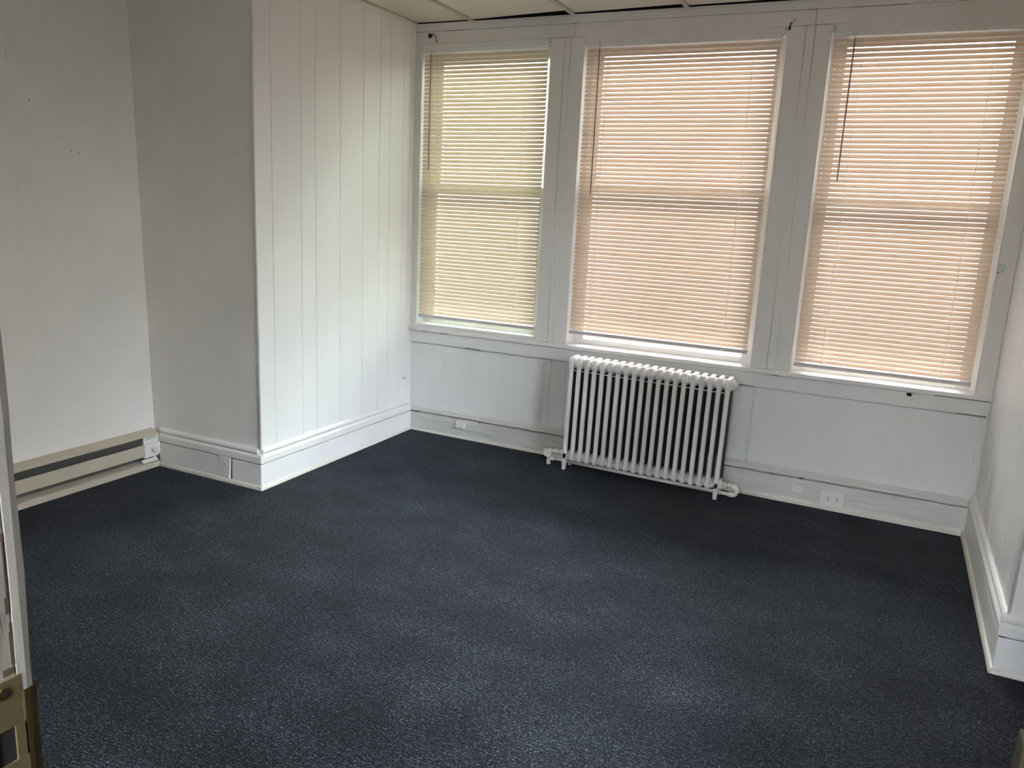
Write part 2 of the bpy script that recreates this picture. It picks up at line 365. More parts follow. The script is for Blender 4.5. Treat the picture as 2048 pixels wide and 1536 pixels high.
# raised strips and stile on the panelling under the windows
mb = MB()
for x in (0.154, 0.254, 0.409, 0.642, 0.818, 0.921): mb.tube([(x, 0.0006, 0.165), (x, 0.0006, 0.573)], 0.0017, 6)
mb.tube([(0.962, 0, 0.165), (0.9625, 0, 0.3), (0.965, 0, 0.45), (0.966, 0, 0.582)], [0.004, 0.003, 0.0035, 0.002], 6)
mb.tube([(1.062, 0, 0.165), (1.062, 0, 0.582)], 0.002, 6)
trim(mb, M_LOW, 0, smooth=True)
mb = MB(); mb.box(2.052, 2.119, -0.013, 0, 0.225, 0.5725); mb.tube([(2.128, -0.002, 0.17), (2.130, -0.002, 0.4), (2.131, -0.002, 0.582)], [0.009, 0.0065, 0.007], 6)
mb.tube([(3.158, -0.001, 0.17), (3.160, -0.001, 0.58)], 0.003, 6); trim(mb, M_LOW, 0.0015)
mb = MB(); mb.box(1.09, 1.972, -0.0035, 0, 0.175, 0.578); trim(mb, M_RADBACK, 0)                                                  # near-black panel on the wall behind the radiator
mb = MB(); mb.tube([(0.0, YC, 0.2), (0.0, YC, H)], 0.006, 10); trim(mb, M_PANEL, 0, smooth=True)                             # corner beads
mb = MB(); mb.tube([(XB, YC - 0.005, 0.2), (XB, YC - 0.005, H)], 0.005, 10); trim(mb, M_PANEL, 0, smooth=True)

# ------------------------------------------------------------------ baseboards: board, cap, half-round moulding, shoe
def base_profile(old=False):
    return dict(board=[(0, -0.05), (0.020, -0.05), (0.020, 0.1282), (0, 0.1282)],
                cap=[(0, 0.1335), (0.0205, 0.1335), (0.0225, 0.137), (0.0225, 0.166), (0.014, 0.176), (0, 0.178)],
                mould=[(0, 0.178), (0.010, 0.178), (0.0155, 0.184), (0.017, 0.191), (0.0145, 0.199), (0.008, 0.205), (0, 0.207)],
                shoe=[(0, -0.05), (0.031, -0.05), (0.031, 0.008), (0.027, 0.017), (0.020, 0.022), (0, 0.022)])
def run_y(x, sgn, pts): return [(x + sgn * d, z) for d, z in pts]
def base_along_y(name, x, sgn, y0, y1, ym):
    p = base_profile()
    r = empty(name); r['kind'] = 'structure'
    MB().prism(run_y(x, sgn, p['board']), 'y', y0, y1).build('board', M_TRIM, r, 0.0015)
    MB().prism(run_y(x, sgn, p['cap']), 'y', y0, y1).build('cap', M_TRIM, r, 0.002)
    MB().prism(run_y(x, sgn, p['mould']), 'y', ym, y1).build('half_round', M_TRIM, r, smooth=False, bev=0.001)
    MB().prism(run_y(x, sgn, p['shoe']), 'y', y0 - 0.011, y1).build('shoe_moulding', M_SHOE, r, 0.002)
    return r
base_along_y('baseboard_left', 0.0, 1, YC - 0.0192, -0.018, YC + 0.004)
base_along_y('baseboard_right', XB, -1, YC - 0.0238, -0.018, YC + 0.004)
def base_along_x(name, y, x0, x1, xm1, mats, ext0=0.0, ext1=0.0, gap=None, mould=True, old=False):
    p = base_profile(); f = lambda pts: [(y - d, z) for d, z in pts]
    r = empty(name); r['kind'] = 'structure'
    mb = MB()
    if gap:
        mb.prism(f(p['board']), 'x', x0, gap[0]); mb.prism(f(p['board']), 'x', gap[1], x1)
    else: mb.prism(f(p['board']), 'x', x0, x1)
    mb.build('board', mats[0], r, 0.0015)
    cap = [(0, 0.1335), (0.021, 0.1335), (0.027, 0.141), (0.026, 0.150), (0.020, 0.156), (0.022, 0.161), (0.010, 0.170), (0, 0.172)] if old else p['cap']
    MB().prism(f(cap), 'x', x0, x1 + ext1 * 0.2).build('cap', mats[1], r, 0.0015)
    if mould: MB().prism(f(p['mould']), 'x', x0, xm1).build('half_round', mats[1], r, 0.001)
    mb = MB().prism(f(p['shoe']), 'x', x0, x1 + ext1); mb.build('shoe_moulding', M_SHOE, r, 0.002)
    return r
base_along_x('baseboard_alcove', YC, -0.684, 0.0204, -0.008, (M_TRIM, M_TRIM), ext1=0.010, gap=(-0.262, -0.170))
base_along_x('baseboard_front', 0.0, 0.0, XB, XB, (M_OLD, M_OLD), mould=False, old=True)
mb_r = base_along_x('baseboard_right_return', YC - 0.005, XB - 0.0204, XR, XR, (M_TRIM, M_TRIM), mould=True)
# lumps of old paint on the window-side baseboard and dark cracks where boards have parted
mb = MB()
for (x0, x1, y, z, h) in ((0.03, 0.085, -0.0262, 0.1325, 0.004), (0.015, 0.03, -0.0225, 0.133, 0.006), (0.23, 0.29, -0.0382, 0.6556, 0.0018), (0.40, 0.505, -0.0205, 0.5808, 0.003), (0.10, 0.14, -0.0386, 0.656, 0.0015),
                          (2.20, 2.24, -0.0386, 0.656, 0.002), (2.95, 3.18, -0.0386, 0.656, 0.0022), (3.05, 3.18, -0.0206, 0.581, 0.0025), (2.05, 2.12, -0.0206, 0.581, 0.0022), (0.52, 0.525, -0.0222, 0.124, 0.006),
                          (2.40, 2.42, -0.0305, 0.134, 0.004), (2.26, 2.265, -0.0222, 0.128, 0.004), (2.170, 2.2115, -0.0152, 2.402, 0.003), (0.985, 1.005, -0.0153, 2.4012, 0.002), (0.20, 0.33, -0.0153, 2.402, 0.0018), (2.35, 2.6, -0.0153, 2.4018, 0.0016)):
    mb.box(x0, x1, y, y + 0.004, z, z + h)
trim(mb, M_DARK, 0)
for (sx, sz) in ((2.2, 0.12), (0.4, 0.11)): pass

# ------------------------------------------------------------------ windows: frame, sashes, glass
for k, w in enumerate(WIN):
    x0, x1, z0, z1 = w['x0'], w['x1'], w['z0'], w['z1']
    wn = empty('window_%d' % (k + 1)); wn['kind'] = 'structure'
    mb = MB(); f = 0.024
    mb.box(x0, x0 + f, 0.076, 0.20, z0, z1); mb.box(x1 - f, x1, 0.076, 0.20, z0, z1); mb.box(x0 + f, x1 - f, 0.076, 0.20, z1 - f, z1)
    if k == 0: mb.box(x0, x1, -0.012, 0.20, z0, z0 + 0.012); mb.box(x0 + f, x1 - f, 0.062, 0.084, z0 + 0.012, z0 + 0.022)
    else: mb.box(x0, x1, -0.034, 0.22, z0, z0 + 0.0075)
    mb.build('window_frame', M_SASH, wn, 0.003)
    zm = 1.530 if k == 0 else (1.555 if k == 1 else 1.528)
    a, b = x0 + f, x1 - f; st = 0.045
    def sash(nm, ya, yb, za, zb, rb, rt):
        mb = MB(); mb.box(a, a + st, ya, yb, za, zb); mb.box(b - st, b, ya, yb, za, zb)
        mb.box(a + st, b - st, ya, yb, za, za + rb); mb.box(a + st, b - st, ya, yb, zb - rt, zb)
        o = mb.build(nm, M_SASH, wn, 0.003)
        mb = MB(); mb.box(a + st, b - st, (ya + yb) / 2 - 0.0015, (ya + yb) / 2 + 0.0015, za + rb, zb - rt)
        mb.build('glass_pane', w['mat'], o)
    sash('lower_sash', 0.084, 0.116, z0 + 0.0075, zm + 0.02, 0.030, 0.038)
    sash('upper_sash', 0.122, 0.154, zm - 0.02, z1 - f, 0.038, 0.05)
    # thin jamb lining with a rounded, light-catching edge
    mb = MB(); mb.box(x1 - 0.004, x1, CF + 0.001, 0.076, z0, w['z1'] - 0.012); mb.box(x0, x0 + 0.004, CF + 0.001, 0.076, z0, w['z1'] - 0.012)
    mb.build('jamb_lining', M_SASH, wn, 0.0015)

# unseen fill window added in the far right wall: same painted sashes, no blind
wn = empty('window_4'); wn['kind'] = 'structure'
mb = MB(); ym = (SY0 + SY1) / 2
for a, b in ((SY0, SY0 + 0.05), (SY1 - 0.05, SY1), (ym - 0.05, ym + 0.05)): mb.box(XR + 0.03, XR + 0.09, a, b, SZ0, SZ1)
for a, b in ((SZ0, SZ0 + 0.06), (SZ1 - 0.05, SZ1), (1.47, 1.51)): mb.box(XR + 0.032, XR + 0.088, SY0 + 0.05, SY1 - 0.05, a, b)
mb.box(XR - 0.05, XR + 0.03, SY0 - 0.06, SY1 + 0.06, SZ0 - 0.03, SZ0)
mb.box(XR - 0.018, XR, SY0 - 0.1, SY0, SZ0, SZ1 + 0.1); mb.box(XR - 0.018, XR, SY1, SY1 + 0.1, SZ0, SZ1 + 0.1); mb.box(XR - 0.018, XR, SY0, SY1, SZ1, SZ1 + 0.1)
fr = mb.build('window_frame', M_SASH, wn, 0.003)
for a, b in ((SY0 + 0.05, ym - 0.05), (ym + 0.05, SY1 - 0.05)):
    mb = MB(); mb.box(XR + 0.058, XR + 0.062, a, b, SZ0 + 0.06, SZ1 - 0.05); mb.build('glass_pane', M_GLASS, fr)

# unseen hall window added behind the camera for fill light
wn = empty('window_5'); wn['kind'] = 'structure'
mb = MB(); xm = (BX0 + BX1) / 2; yb = -5.40
for a, b in ((BX0, BX0 + 0.05), (BX1 - 0.05, BX1), (xm - 0.05, xm + 0.05)): mb.box(a, b, yb - 0.09, yb - 0.03, BZ0, BZ1)
for a, b in ((BZ0, BZ0 + 0.06), (BZ1 - 0.05, BZ1), (1.47, 1.51)): mb.box(BX0 + 0.05, BX1 - 0.05, yb - 0.088, yb - 0.032, a, b)
mb.box(BX0 - 0.06, BX1 + 0.06, yb - 0.03, yb + 0.05, BZ0 - 0.03, BZ0)
mb.box(BX0 - 0.1, BX0, yb, yb + 0.018, BZ0, BZ1 + 0.1); mb.box(BX1, BX1 + 0.1, yb, yb + 0.018, BZ0, BZ1 + 0.1); mb.box(BX0, BX1, yb, yb + 0.018, BZ1, BZ1 + 0.1)
fr = mb.build('window_frame', M_SASH, wn, 0.003)
for a, b in ((BX0 + 0.05, xm - 0.05), (xm + 0.05, BX1 - 0.05)):
    mb = MB(); mb.box(a, b, yb - 0.062, yb - 0.058, BZ0 + 0.06, BZ1 - 0.05); mb.build('glass_pane', M_GLASS, fr)

# ------------------------------------------------------------------ mini blinds
BT = math.radians(50.0); BWID = 0.0252; YBL = 0.006
def make_blind(w, label, ladders, wand, buttons, pitch):
    bx0, bx1, zt, zb = w['b0'], w['b1'], w['bt'], w['bb']
    t = thing('venetian_blind', label, 'window blind', ((bx0 + bx1) / 2, YBL, zb), 'white mini blinds')
    mb = MB(); mb.box(bx0, bx1, YBL - 0.0125, YBL + 0.0125, zt - 0.024, zt); mb.box(bx0 + 0.002, bx1 - 0.002, YBL - 0.0145, YBL - 0.0125, zt - 0.0225, zt - 0.0205)
    mb.build('head_rail', M_RAIL, t, 0.0015)
    # slats: curved strips, room edge low
    mb = MB(); n = int(round((zt - 0.030 - (zb + 0.024)) / pitch)); p = (zt - 0.030 - (zb + 0.024)) / n
    for i in range(n):
        z = zt - 0.036 - i * p - 0.004
        tl = BT + math.radians(4.5 - 11.5 * i / n) + random.uniform(-0.018, 0.018); ends = random.uniform(-0.0008, 0.0008)
        sec = []
        for s in (-1, -0.6, -0.2, 0.2, 0.6, 1):
            c = 0.0026 * (1 - s * s)                       # crown, bulging to the room side and up
            u = s * BWID / 2
            y = YBL + u * math.cos(tl) - c * math.sin(tl); zz = z + u * math.sin(tl) + c * math.cos(tl)
            sec.append((y, zz))
        A = [mb.bm.verts.new((bx0 + 0.003 + ends, y, zz)) for y, zz in sec]; B = [mb.bm.verts.new((bx1 - 0.003 + ends, y, zz)) for y, zz in sec]
        for j in range(5): mb.bm.faces.new((A[j], B[j], B[j + 1], A[j + 1]))
    mb.build('slats', M_SLAT, t, smooth=True)
    mb = MB(); mb.box(bx0 + 0.001, bx1 - 0.001, YBL - 0.011, YBL + 0.011, zb, zb + 0.020); br = mb.build('bottom_rail', M_BRAIL, t, 0.003)
    for x in buttons:
        mb = MB(); mb.tube([(x - 0.008, YBL - 0.012, zb + 0.004), (x + 0.008, YBL - 0.012, zb + 0.004)], 0.0042, 8); mb.box(x - 0.012, x + 0.012, YBL - 0.0135, YBL - 0.010, zb + 0.002, zb + 0.013)
        mb.build('cord_button', M_CLEAR, br, 0.001)
    for x in ladders:
        mb = MB(); yf = YBL - 0.0085
        mb.tube([(x, yf, zt - 0.024), (x, yf, zb + 0.010)], 0.0007, 5)
        for i in range(n):
            z = zt - 0.040 - i * p - 0.0095
            mb.tube([(x - 0.0004, yf - 0.0006, z + 0.0035), (x + 0.0012, yf - 0.001, z - 0.003)], 0.0021, 5)
        mb.build('ladder_cord', M_CORD, t)
    x, zl = wand; yw = YBL - 0.019
    mb = MB(); mb.tube([(x, yw, zt - 0.035), (x + 0.002, yw - 0.001, zl)], 0.0036, 6); wd = mb.build('tilt_wand', M_WAND, t)
    mb = MB(); mb.tube([(x, YBL - 0.012, zt - 0.016), (x, yw, zt - 0.014), (x, yw - 0.002, zt - 0.022), (x, yw, zt - 0.036)], 0.0018, 6); mb.box(x - 0.005, x + 0.005, YBL - 0.0165, YBL - 0.012, zt - 0.022, zt - 0.008)
    mb.build('wand_hook', M_CLEAR, wd)
    return t
make_blind(WIN[0], 'closed white mini blind on the narrowest window, beside the panelled left wall', [0.158, 0.708], (0.103, 1.629), [0.71], 0.0226)
make_blind(WIN[1], 'closed white mini blind on the widest, middle window above the radiator', [1.190, 1.937], (1.143, 1.522), [1.19, 1.555, 1.937], 0.0226)
make_blind(WIN[2], 'closed white mini blind on the right-hand window, next to the right wall', [2.431, 2.965], (2.392, 1.625), [2.431, 2.695, 2.963], 0.0226)

# ------------------------------------------------------------------ cast-iron radiator
RP, RN, RX = 0.0447, 20, 1.166
rad = thing('radiator', 'white cast-iron column radiator with twenty sections under the middle window', 'radiator', (RX, -0.16, 0.001))
rad.rotation_euler = (0, math.radians(0.80), 0)
rad['_local'] = 1
def section_mesh():
    mb = MB(); hw = 0.0118
    def tube_(y0, y1, w, z0, z1):
        b = min(0.005, (y1 - y0) * 0.3)
        mb.prism([(-w + b, y0), (w - b, y0), (w, y0 + b), (w, y1 - b), (w - b, y1), (-w + b, y1), (-w, y1 - b), (-w, y0 + b)], 'z', z0, z1)
    tube_(-0.0565, -0.034, hw, 0.085, 0.600); 
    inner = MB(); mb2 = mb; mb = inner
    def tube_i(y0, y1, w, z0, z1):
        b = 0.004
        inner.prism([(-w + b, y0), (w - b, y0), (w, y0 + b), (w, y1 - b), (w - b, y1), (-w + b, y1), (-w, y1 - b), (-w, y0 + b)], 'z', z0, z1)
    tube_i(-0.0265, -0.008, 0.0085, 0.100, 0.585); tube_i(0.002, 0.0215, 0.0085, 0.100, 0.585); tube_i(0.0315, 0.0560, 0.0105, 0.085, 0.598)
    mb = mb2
    # top and bottom headers with rounded outer corners
    top = [(-0.0565, 0.588), (-0.0565, 0.632), (-0.0525, 0.641), (-0.045, 0.646), (0.045, 0.6475), (0.0525, 0.643), (0.0565, 0.634), (0.0565, 0.588), (0.03, 0.580), (-0.03, 0.580)]
    bot = [(-0.0565, 0.098), (-0.03, 0.106), (0.03, 0.106), (0.0565, 0.098), (0.0565, 0.066), (0.051, 0.060), (-0.051, 0.060), (-0.0565, 0.066)]
    mb.prism(top, 'x', -hw, hw); mb.prism(bot, 'x', -hw, hw)
    # hubs that meet the neighbouring sections: wide saddle on top, smaller below
    def hub(yc, zc, ry, rz, rj):
        rs = []
        for x, s in ((-RP / 2, rj), (-0.016, rj + 0.05), (-0.0118, 1.0), (0.0118, 1.0), (0.016, rj + 0.05), (RP / 2, rj)):
            rs.append([(x, yc + math.cos(a * PI / 8) * ry * s, zc + math.sin(a * PI / 8) * rz * s) for a in range(16)])
        mb.rings(rs)
    hub(0.0, 0.612, 0.045, 0.029, 0.86); hub(0.0, 0.078, 0.040, 0.027, 0.84)
    return mb, inner
sm_, si_ = section_mesh()
sec0 = sm_.build('section', M_RAD, rad, 0.0022)
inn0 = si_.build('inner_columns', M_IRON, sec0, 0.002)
for i in range(1, RN):
    o = sec0.copy(); COL.objects.link(o); o.parent = rad; o.location = (i * RP, 0, 0)
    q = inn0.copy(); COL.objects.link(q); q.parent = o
for i in (0, RN - 1):
    for s in (-1, 1):
        mb = MB(); y0 = s * 0.0455
        mb.rings([[(i * RP + sx * a, y0 + sy * b, z) for sx, sy in ((-1, -1), (1, -1), (1, 1), (-1, 1))] for z, a, b in ((0.100, 0.0118, 0.0110), (0.045, 0.0118, 0.0110), (0.010, 0.0100, 0.0095), (-0.001, 0.0085, 0.0085))])
        mb.build('leg', M_RAD, rad, 0.003)
mb = MB(); mb.tube([(0, -0.030, 0.571), (RP * (RN - 1), -0.030, 0.571)], 0.0035, 6); mb.build('tie_rod', M_RAD, rad, smooth=True)
mb = MB(); xe = RP * (RN - 1)
mb.tube([(xe + 0.022, 0, 0.612), (xe + 0.030, 0, 0.612)], 0.020, 6); mb.tube([(xe + 0.030, 0, 0.612), (xe + 0.040, 0, 0.612)], 0.011, 6); mb.tube([(xe + 0.033, -0.004, 0.612), (xe + 0.038, -0.012, 0.634)], 0.007, 8)
mb.build('air_vent', M_RAD, rad, 0.001)
# left supply valve
mb = MB(); mb.tube([(-0.110, 0.008, 0.073), (-0.022, 0.004, 0.078)], 0.013, 10); mb.tube([(-0.112, 0.02, 0.073), (-0.112, -0.010, 0.073)], 0.016, 12)
va = mb.build('valve', M_PIPE, rad, 0.001, smooth=True)
mb = MB(); mb.tube([(-0.082, 0.006, 0.0775), (-0.058, 0.005, 0.0785)], 0.0185, 6); mb.build('union_nut', M_PIPE, va, 0.002)
mb = MB(); mb.tube([(-0.046, 0.005, 0.0785), (-0.023, 0.004, 0.0785)], 0.021, 6); mb.build('union_nut', M_PIPE, va, 0.002)
mb = MB(); c = (-0.117, -0.012, 0.069)
mb.tube([(c[0], -0.008, c[2]), (c[0], -0.014, c[2]), (c[0], -0.022, c[2]), (c[0], -0.026, c[2])], [0.012, 0.023, 0.0255, 0.022], 20); mb.tube([(c[0], -0.026, c[2]), (c[0], -0.029, c[2])], 0.004, 8)
mb.build('handwheel', M_PIPE, va, 0.001)
# return line: from the right outlet down, back under the radiator, down through the floor on the left
def arc(c, r, a0, a1, n=6): return [(c[0] + r * math.cos(a0 + (a1 - a0) * k / n), c[1], c[2] + r * math.sin(a0 + (a1 - a0) * k / n)) for k in range(n + 1)]
mb = MB(); xo = xe + 0.100
mb.tube([(-0.085, -0.004, 0.036), (xo - 0.03, -0.004, 0.036)], 0.0095, 10); rp = mb.build('return_pipe', M_PIPE, rad, smooth=True)
mb = MB(); mb.tube([(-0.078, -0.004, 0.036), (-0.092, -0.004, 0.036)] + arc((-0.098, -0.004, 0.022), 0.014, PI / 2, PI, 5) + [(-0.112, -0.004, 0.012), (-0.112, -0.004, -0.003)], 0.0125, 12); mb.build('elbow', M_PIPE, rp, smooth=True)
mb = MB(); mb.tube([(xo - 0.042, -0.004, 0.036), (xo - 0.026, -0.004, 0.036)] + arc((xo - 0.018, -0.004, 0.052), 0.016, -PI / 2, 0, 5) + [(xo - 0.002, -0.004, 0.056)], 0.0135, 12); mb.build('elbow', M_PIPE, rp, smooth=True)
mb = MB(); mb.tube([(xo - 0.001, 0, 0.052), (xo - 0.002, 0, 0.062)] + arc((xo - 0.022, 0, 0.062), 0.018, 0, PI / 2, 5) + [(xo - 0.030, 0, 0.080)], [0.0175, 0.016, 0.016, 0.016, 0.016, 0.016, 0.016, 0.016, 0.015], 12); mb.build('elbow', M_PIPE, rp, smooth=True)
mb = MB(); mb.tube([(xo - 0.030, 0, 0.080), (xe + 0.022, 0, 0.080)], 0.011, 10); mb.tube([(xo - 0.046, 0, 0.080), (xo - 0.032, 0, 0.080)], 0.0185, 6); mb.tube([(xe + 0.024, 0, 0.080), (xe + 0.042, 0, 0.080)], 0.0195, 6)
mb.build('union_nut', M_PIPE, rp, 0.0015)

# ------------------------------------------------------------------ electric baseboard heater in the alcove
ht = thing('baseboard_heater', 'cream electric baseboard heater along the alcove wall floor', 'heater', (-0.71, -2.0, 0.0))
HY0, HY1 = -2.75, -1.462; xw = -0.737
mb = MB(); mb.prism([(xw, 0.2005), (xw + 0.004, 0.2015), (-0.682, 0.1835), (-0.679, 0.181), (-0.679, 0.1745), (-0.681, 0.1745), (-0.681, 0.180), (xw, 0.196)], 'y', HY0, -1.369); mb.build('top_cover', M_HEAT, ht, 0.0006)
mb = MB(); mb.prism([(xw, 0.0), (xw + 0.010, 0.0), (xw + 0.010, 0.1900), (xw, 0.1900)], 'y', HY0, -1.369); mb.build('back_plate', M_HEATIN, ht)
mb = MB(); mb.prism([(-0.702, 0.120), (-0.699, 0.120), (-0.692, 0.181), (-0.695, 0.181)], 'y', HY0, HY1); rf = mb.build('inner_baffle', M_HEATIN, ht)
for y in (-1.60, -1.79, -1.97, -2.13, -2.3):
    mb = MB(); mb.tube([(-0.6965, y, 0.159), (-0.6925, y, 0.159)], 0.0032, 8); mb.build('screw', M_DARK, rf)
mb = MB(); mb.prism([(-0.690, 0.1345), (-0.682, 0.136), (-0.679, 0.133), (-0.679, 0.074), (-0.686, 0.068), (-0.688, 0.070), (-0.681, 0.076), (-0.681, 0.132), (-0.690, 0.1325)], 'y', HY0, HY1 + 0.004); mb.build('front_panel', M_HEAT, ht, 0.0005)
mb = MB(); mb.prism([(xw, 0.0), (-0.690, -0.002), (-0.678, -0.002), (-0.678, 0.026), (-0.681, 0.029), (-0.700, 0.034), (xw, 0.04)], 'y', HY0, -1.372); mb.build('base_plate', M_HEAT, ht, 0.0008)
mb = MB(); mb.tube([(-0.712, HY0 + 0.05, 0.105), (-0.712, HY1, 0.105)], 0.008, 8); mb.build('element', M_HEATIN, ht)
th = MB(); th.box(xw + 0.004, -0.685, HY1, -1.370, 0.060, 0.178); th.box(-0.6852, -0.674, HY1 - 0.004, -1.369, 0.073, 0.136)
tb = th.build('thermostat_housing', M_PLASTIC, ht, 0.0012)
for r, (zz, off) in enumerate(((0.1705, 0.0), (0.1645, 0.006), (0.1585, 0.0))):
    for k in range(6 if r != 1 else 5):
        y = -1.4505 + off + k * 0.0125
        mb = MB(); mb.tube([(-0.6855, y, zz), (-0.6844, y, zz)], 0.0024, 8); mb.build('vent_hole', M_DARK, tb)
mb = MB(); y = -1.404; mb.tube([(-0.6745, y, 0.104), (-0.671, y, 0.104), (-0.668, y, 0.104), (-0.660, y, 0.104), (-0.657, y, 0.104)], [0.0245, 0.0245, 0.0195, 0.0185, 0.016], 20)
mb.box(-0.658, -0.653, y - 0.004, y + 0.004, 0.090, 0.120); mb.build('thermostat_knob', M_PLASTIC, tb, 0.001)
mb = MB(); mb.prism([(-0.690, 0.048), (-0.676, 0.036), (-0.672, 0.039), (-0.672, 0.044), (-0.678, 0.044), (-0.689, 0.054)], 'y', -1.478, -1.386); mb.build('junction_flap', M_PLASTIC, ht, 0.0008)

# ------------------------------------------------------------------ small fittings
# double receptacle on the window-side baseboard
o1 = thing('wall_outlet', 'horizontal white double outlet on the window baseboard, right of the radiator', 'outlet', (2.568, -0.02, 0.056))
xf = roty((2.568, 0, 0.056), 0.4)
mb = MB(); mb.box(2.508, 2.628, -0.034, -0.0205, 0.016, 0.096, xf); cp = mb.build('cover_plate', M_PAINTED, o1, 0.0025)
def receptacle(parent, x, y, z, horiz, mat=M_PAINTED):
    mb = MB(); mb.tube([(x, y + 0.001, z), (x, y - 0.0022, z)], 0.0162, 18); r = mb.build('receptacle', mat, parent, 0.001)
    for a, b in (((0.003, 0.0062), (0.003, -0.0062)) if horiz else ((-0.0062, 0.003), (0.0062, 0.003))):
        w, h = (0.0048, 0.0016) if horiz else (0.0016, 0.0048)
        mb = MB(); mb.box(x + a - w, x + a + w, y - 0.0026, y - 0.0020, z + b - h, z + b + h); mb.build('slot', M_DARK, r)
    mb = MB(); mb.tube([(x + (-0.008 if horiz else 0), y - 0.0018, z + (0 if horiz else -0.008)), (x + (-0.008 if horiz else 0), y - 0.0026, z + (0 if horiz else -0.008))], 0.0024, 8); mb.build('ground_hole', mat, r)
for x in (2.549, 2.590): receptacle(o1, x, -0.034, 0.0575, True)
mb = MB(); mb.tube([(2.570, -0.0335, 0.057), (2.570, -0.0355, 0.057)], 0.003, 8); mb.build('screw', M_PAINTED, cp)
# upright receptacle set into the alcove baseboard, tilted, painted over
o2 = thing('wall_outlet', 'upright painted-over outlet set crookedly in the alcove baseboard near the heater', 'outlet', (-0.222, YC - 0.016, 0.074))
xf = roty((-0.222, 0, 0.074), 5.5)
yo = YC - 0.0225
mb = MB(); mb.box(-0.262, -0.186, yo, YC - 0.008, 0.014, 0.134, xf); mb.build('cover_plate', M_PAINTED, o2, 0.002)
for dz in (0.020, -0.020):
    cx = -0.222 + 0.004 + dz * 0.096; cz = 0.074 + dz
    mb = MB(); mb.tube([(cx, yo + 0.001, cz), (cx, yo - 0.0015, cz)], 0.0150, 18); r = mb.build('receptacle', M_PAINTED, o2, 0.001)
    for dx in (-0.006, 0.006):
        mb = MB(); mb.box(cx + dx - 0.0011, cx + dx + 0.0011, yo - 0.0021, yo - 0.0014, cz - 0.002, cz + 0.006); mb.build('slot', M_DARK, r)
    mb = MB(); mb.tube([(cx, yo - 0.0012, cz - 0.008), (cx, yo - 0.0021, cz - 0.008)], 0.0020, 8); mb.build('ground_hole', M_DARK, r)
# square blank box
o3 = thing('junction_box', 'small square white blank box on the baseboard between the radiator and the double outlet', 'junction box', (2.40, -0.02, 0.082))
xf = roty((2.40, 0, 0.082), 1.0)
mb = MB(); mb.box(2.374, 2.424, -0.030, -0.0205, 0.058, 0.106, xf); bx = mb.build('base', M_PAINTED, o3, 0.001)
mb = MB(); mb.box(2.3735, 2.4245, -0.048, -0.0305, 0.0575, 0.1065, xf); mb.build('cover', M_PAINTED, o3, 0.002)
mb = MB(); mb.tube([(2.374, -0.024, 0.092), (2.366, -0.023, 0.105), (2.364, -0.023, 0.120), (2.358, -0.024, 0.130)], 0.0016, 6); mb.build('wire', M_PAINTED, o3, smooth=True)
# telephone jack near the left corner
o4 = thing('phone_jack', 'small white surface phone jack on the baseboard near the left corner', 'phone jack', (0.391, -0.02, 0.095))
mb = MB(); mb.box(0.362, 0.424, -0.042, -0.0205, 0.074, 0.116); hs = mb.build('housing', M_PAINTED, o4, 0.004, 3)
mb = MB(); mb.box(0.367, 0.406, -0.0455, -0.042, 0.079, 0.112); lid = mb.build('lid', M_PAINTED, o4, 0.002)
mb = MB(); mb.tube([(0.389, -0.0452, 0.095), (0.389, -0.0470, 0.095)], 0.004, 10); mb.build('screw', M_PAINTED, lid, smooth=True)
mb = MB(); mb.tube([(0.372, -0.0215, 0.116), (0.366, -0.0215, 0.128), (0.30, -0.0215, 0.126), (0.20, -0.0215, 0.124), (0.10, -0.0215, 0.130), (0.06, -0.0215, 0.128)], 0.0013, 6); mb.build('wire', M_OLD, o4, smooth=True)
# black curtain-rod bracket above the left window
o5 = thing('curtain_rod_bracket', 'black iron curtain rod bracket screwed above the left window, by the corner', 'bracket', (0.10, -0.016, 2.38), 'old curtain brackets')
mb = MB(); mb.prism([(0.088, 2.372), (0.092, 2.369), (0.109, 2.370), (0.113, 2.384), (0.106, 2.386), (0.103, 2.390), (0.100, 2.393), (0.092, 2.393), (0.088, 2.389)], 'y', -0.024, -0.0155); mb.build('plate', M_BLACK, o5, 0.001)
mb = MB(); mb.tube([(0.108, -0.021, 2.384), (0.118, -0.026, 2.387), (0.133, -0.030, 2.383), (0.141, -0.028, 2.378), (0.141, -0.024, 2.362), (0.139, -0.022, 2.350), (0.145, -0.019, 2.345)], [0.003, 0.0024, 0.0022, 0.0022, 0.0022, 0.0020, 0.0036], 7); mb.build('arm', M_BLACK, o5, smooth=True)
# black hook at the top right corner of the middle window
o6 = thing('curtain_hook', 'small black hook at the top right corner of the middle window', 'hook', (2.098, -0.016, 2.335), 'old curtain brackets')
mb = MB(); mb.tube([(2.096, -0.016, 2.322), (2.096, -0.022, 2.324)], 0.0062, 10); mb.tube([(2.096, -0.020, 2.327), (2.099, -0.022, 2.338), (2.0985, -0.023, 2.345), (2.104, -0.022, 2.346), (2.106, -0.020, 2.350)], [0.0034, 0.0030, 0.0036, 0.0026, 0.0018], 7)
mb.tube([(2.1035, -0.020, 2.346), (2.113, -0.018, 2.357), (2.120, -0.017, 2.366)], 0.0010, 5); mb.build('hook_body', M_BLACK, o6, smooth=True)
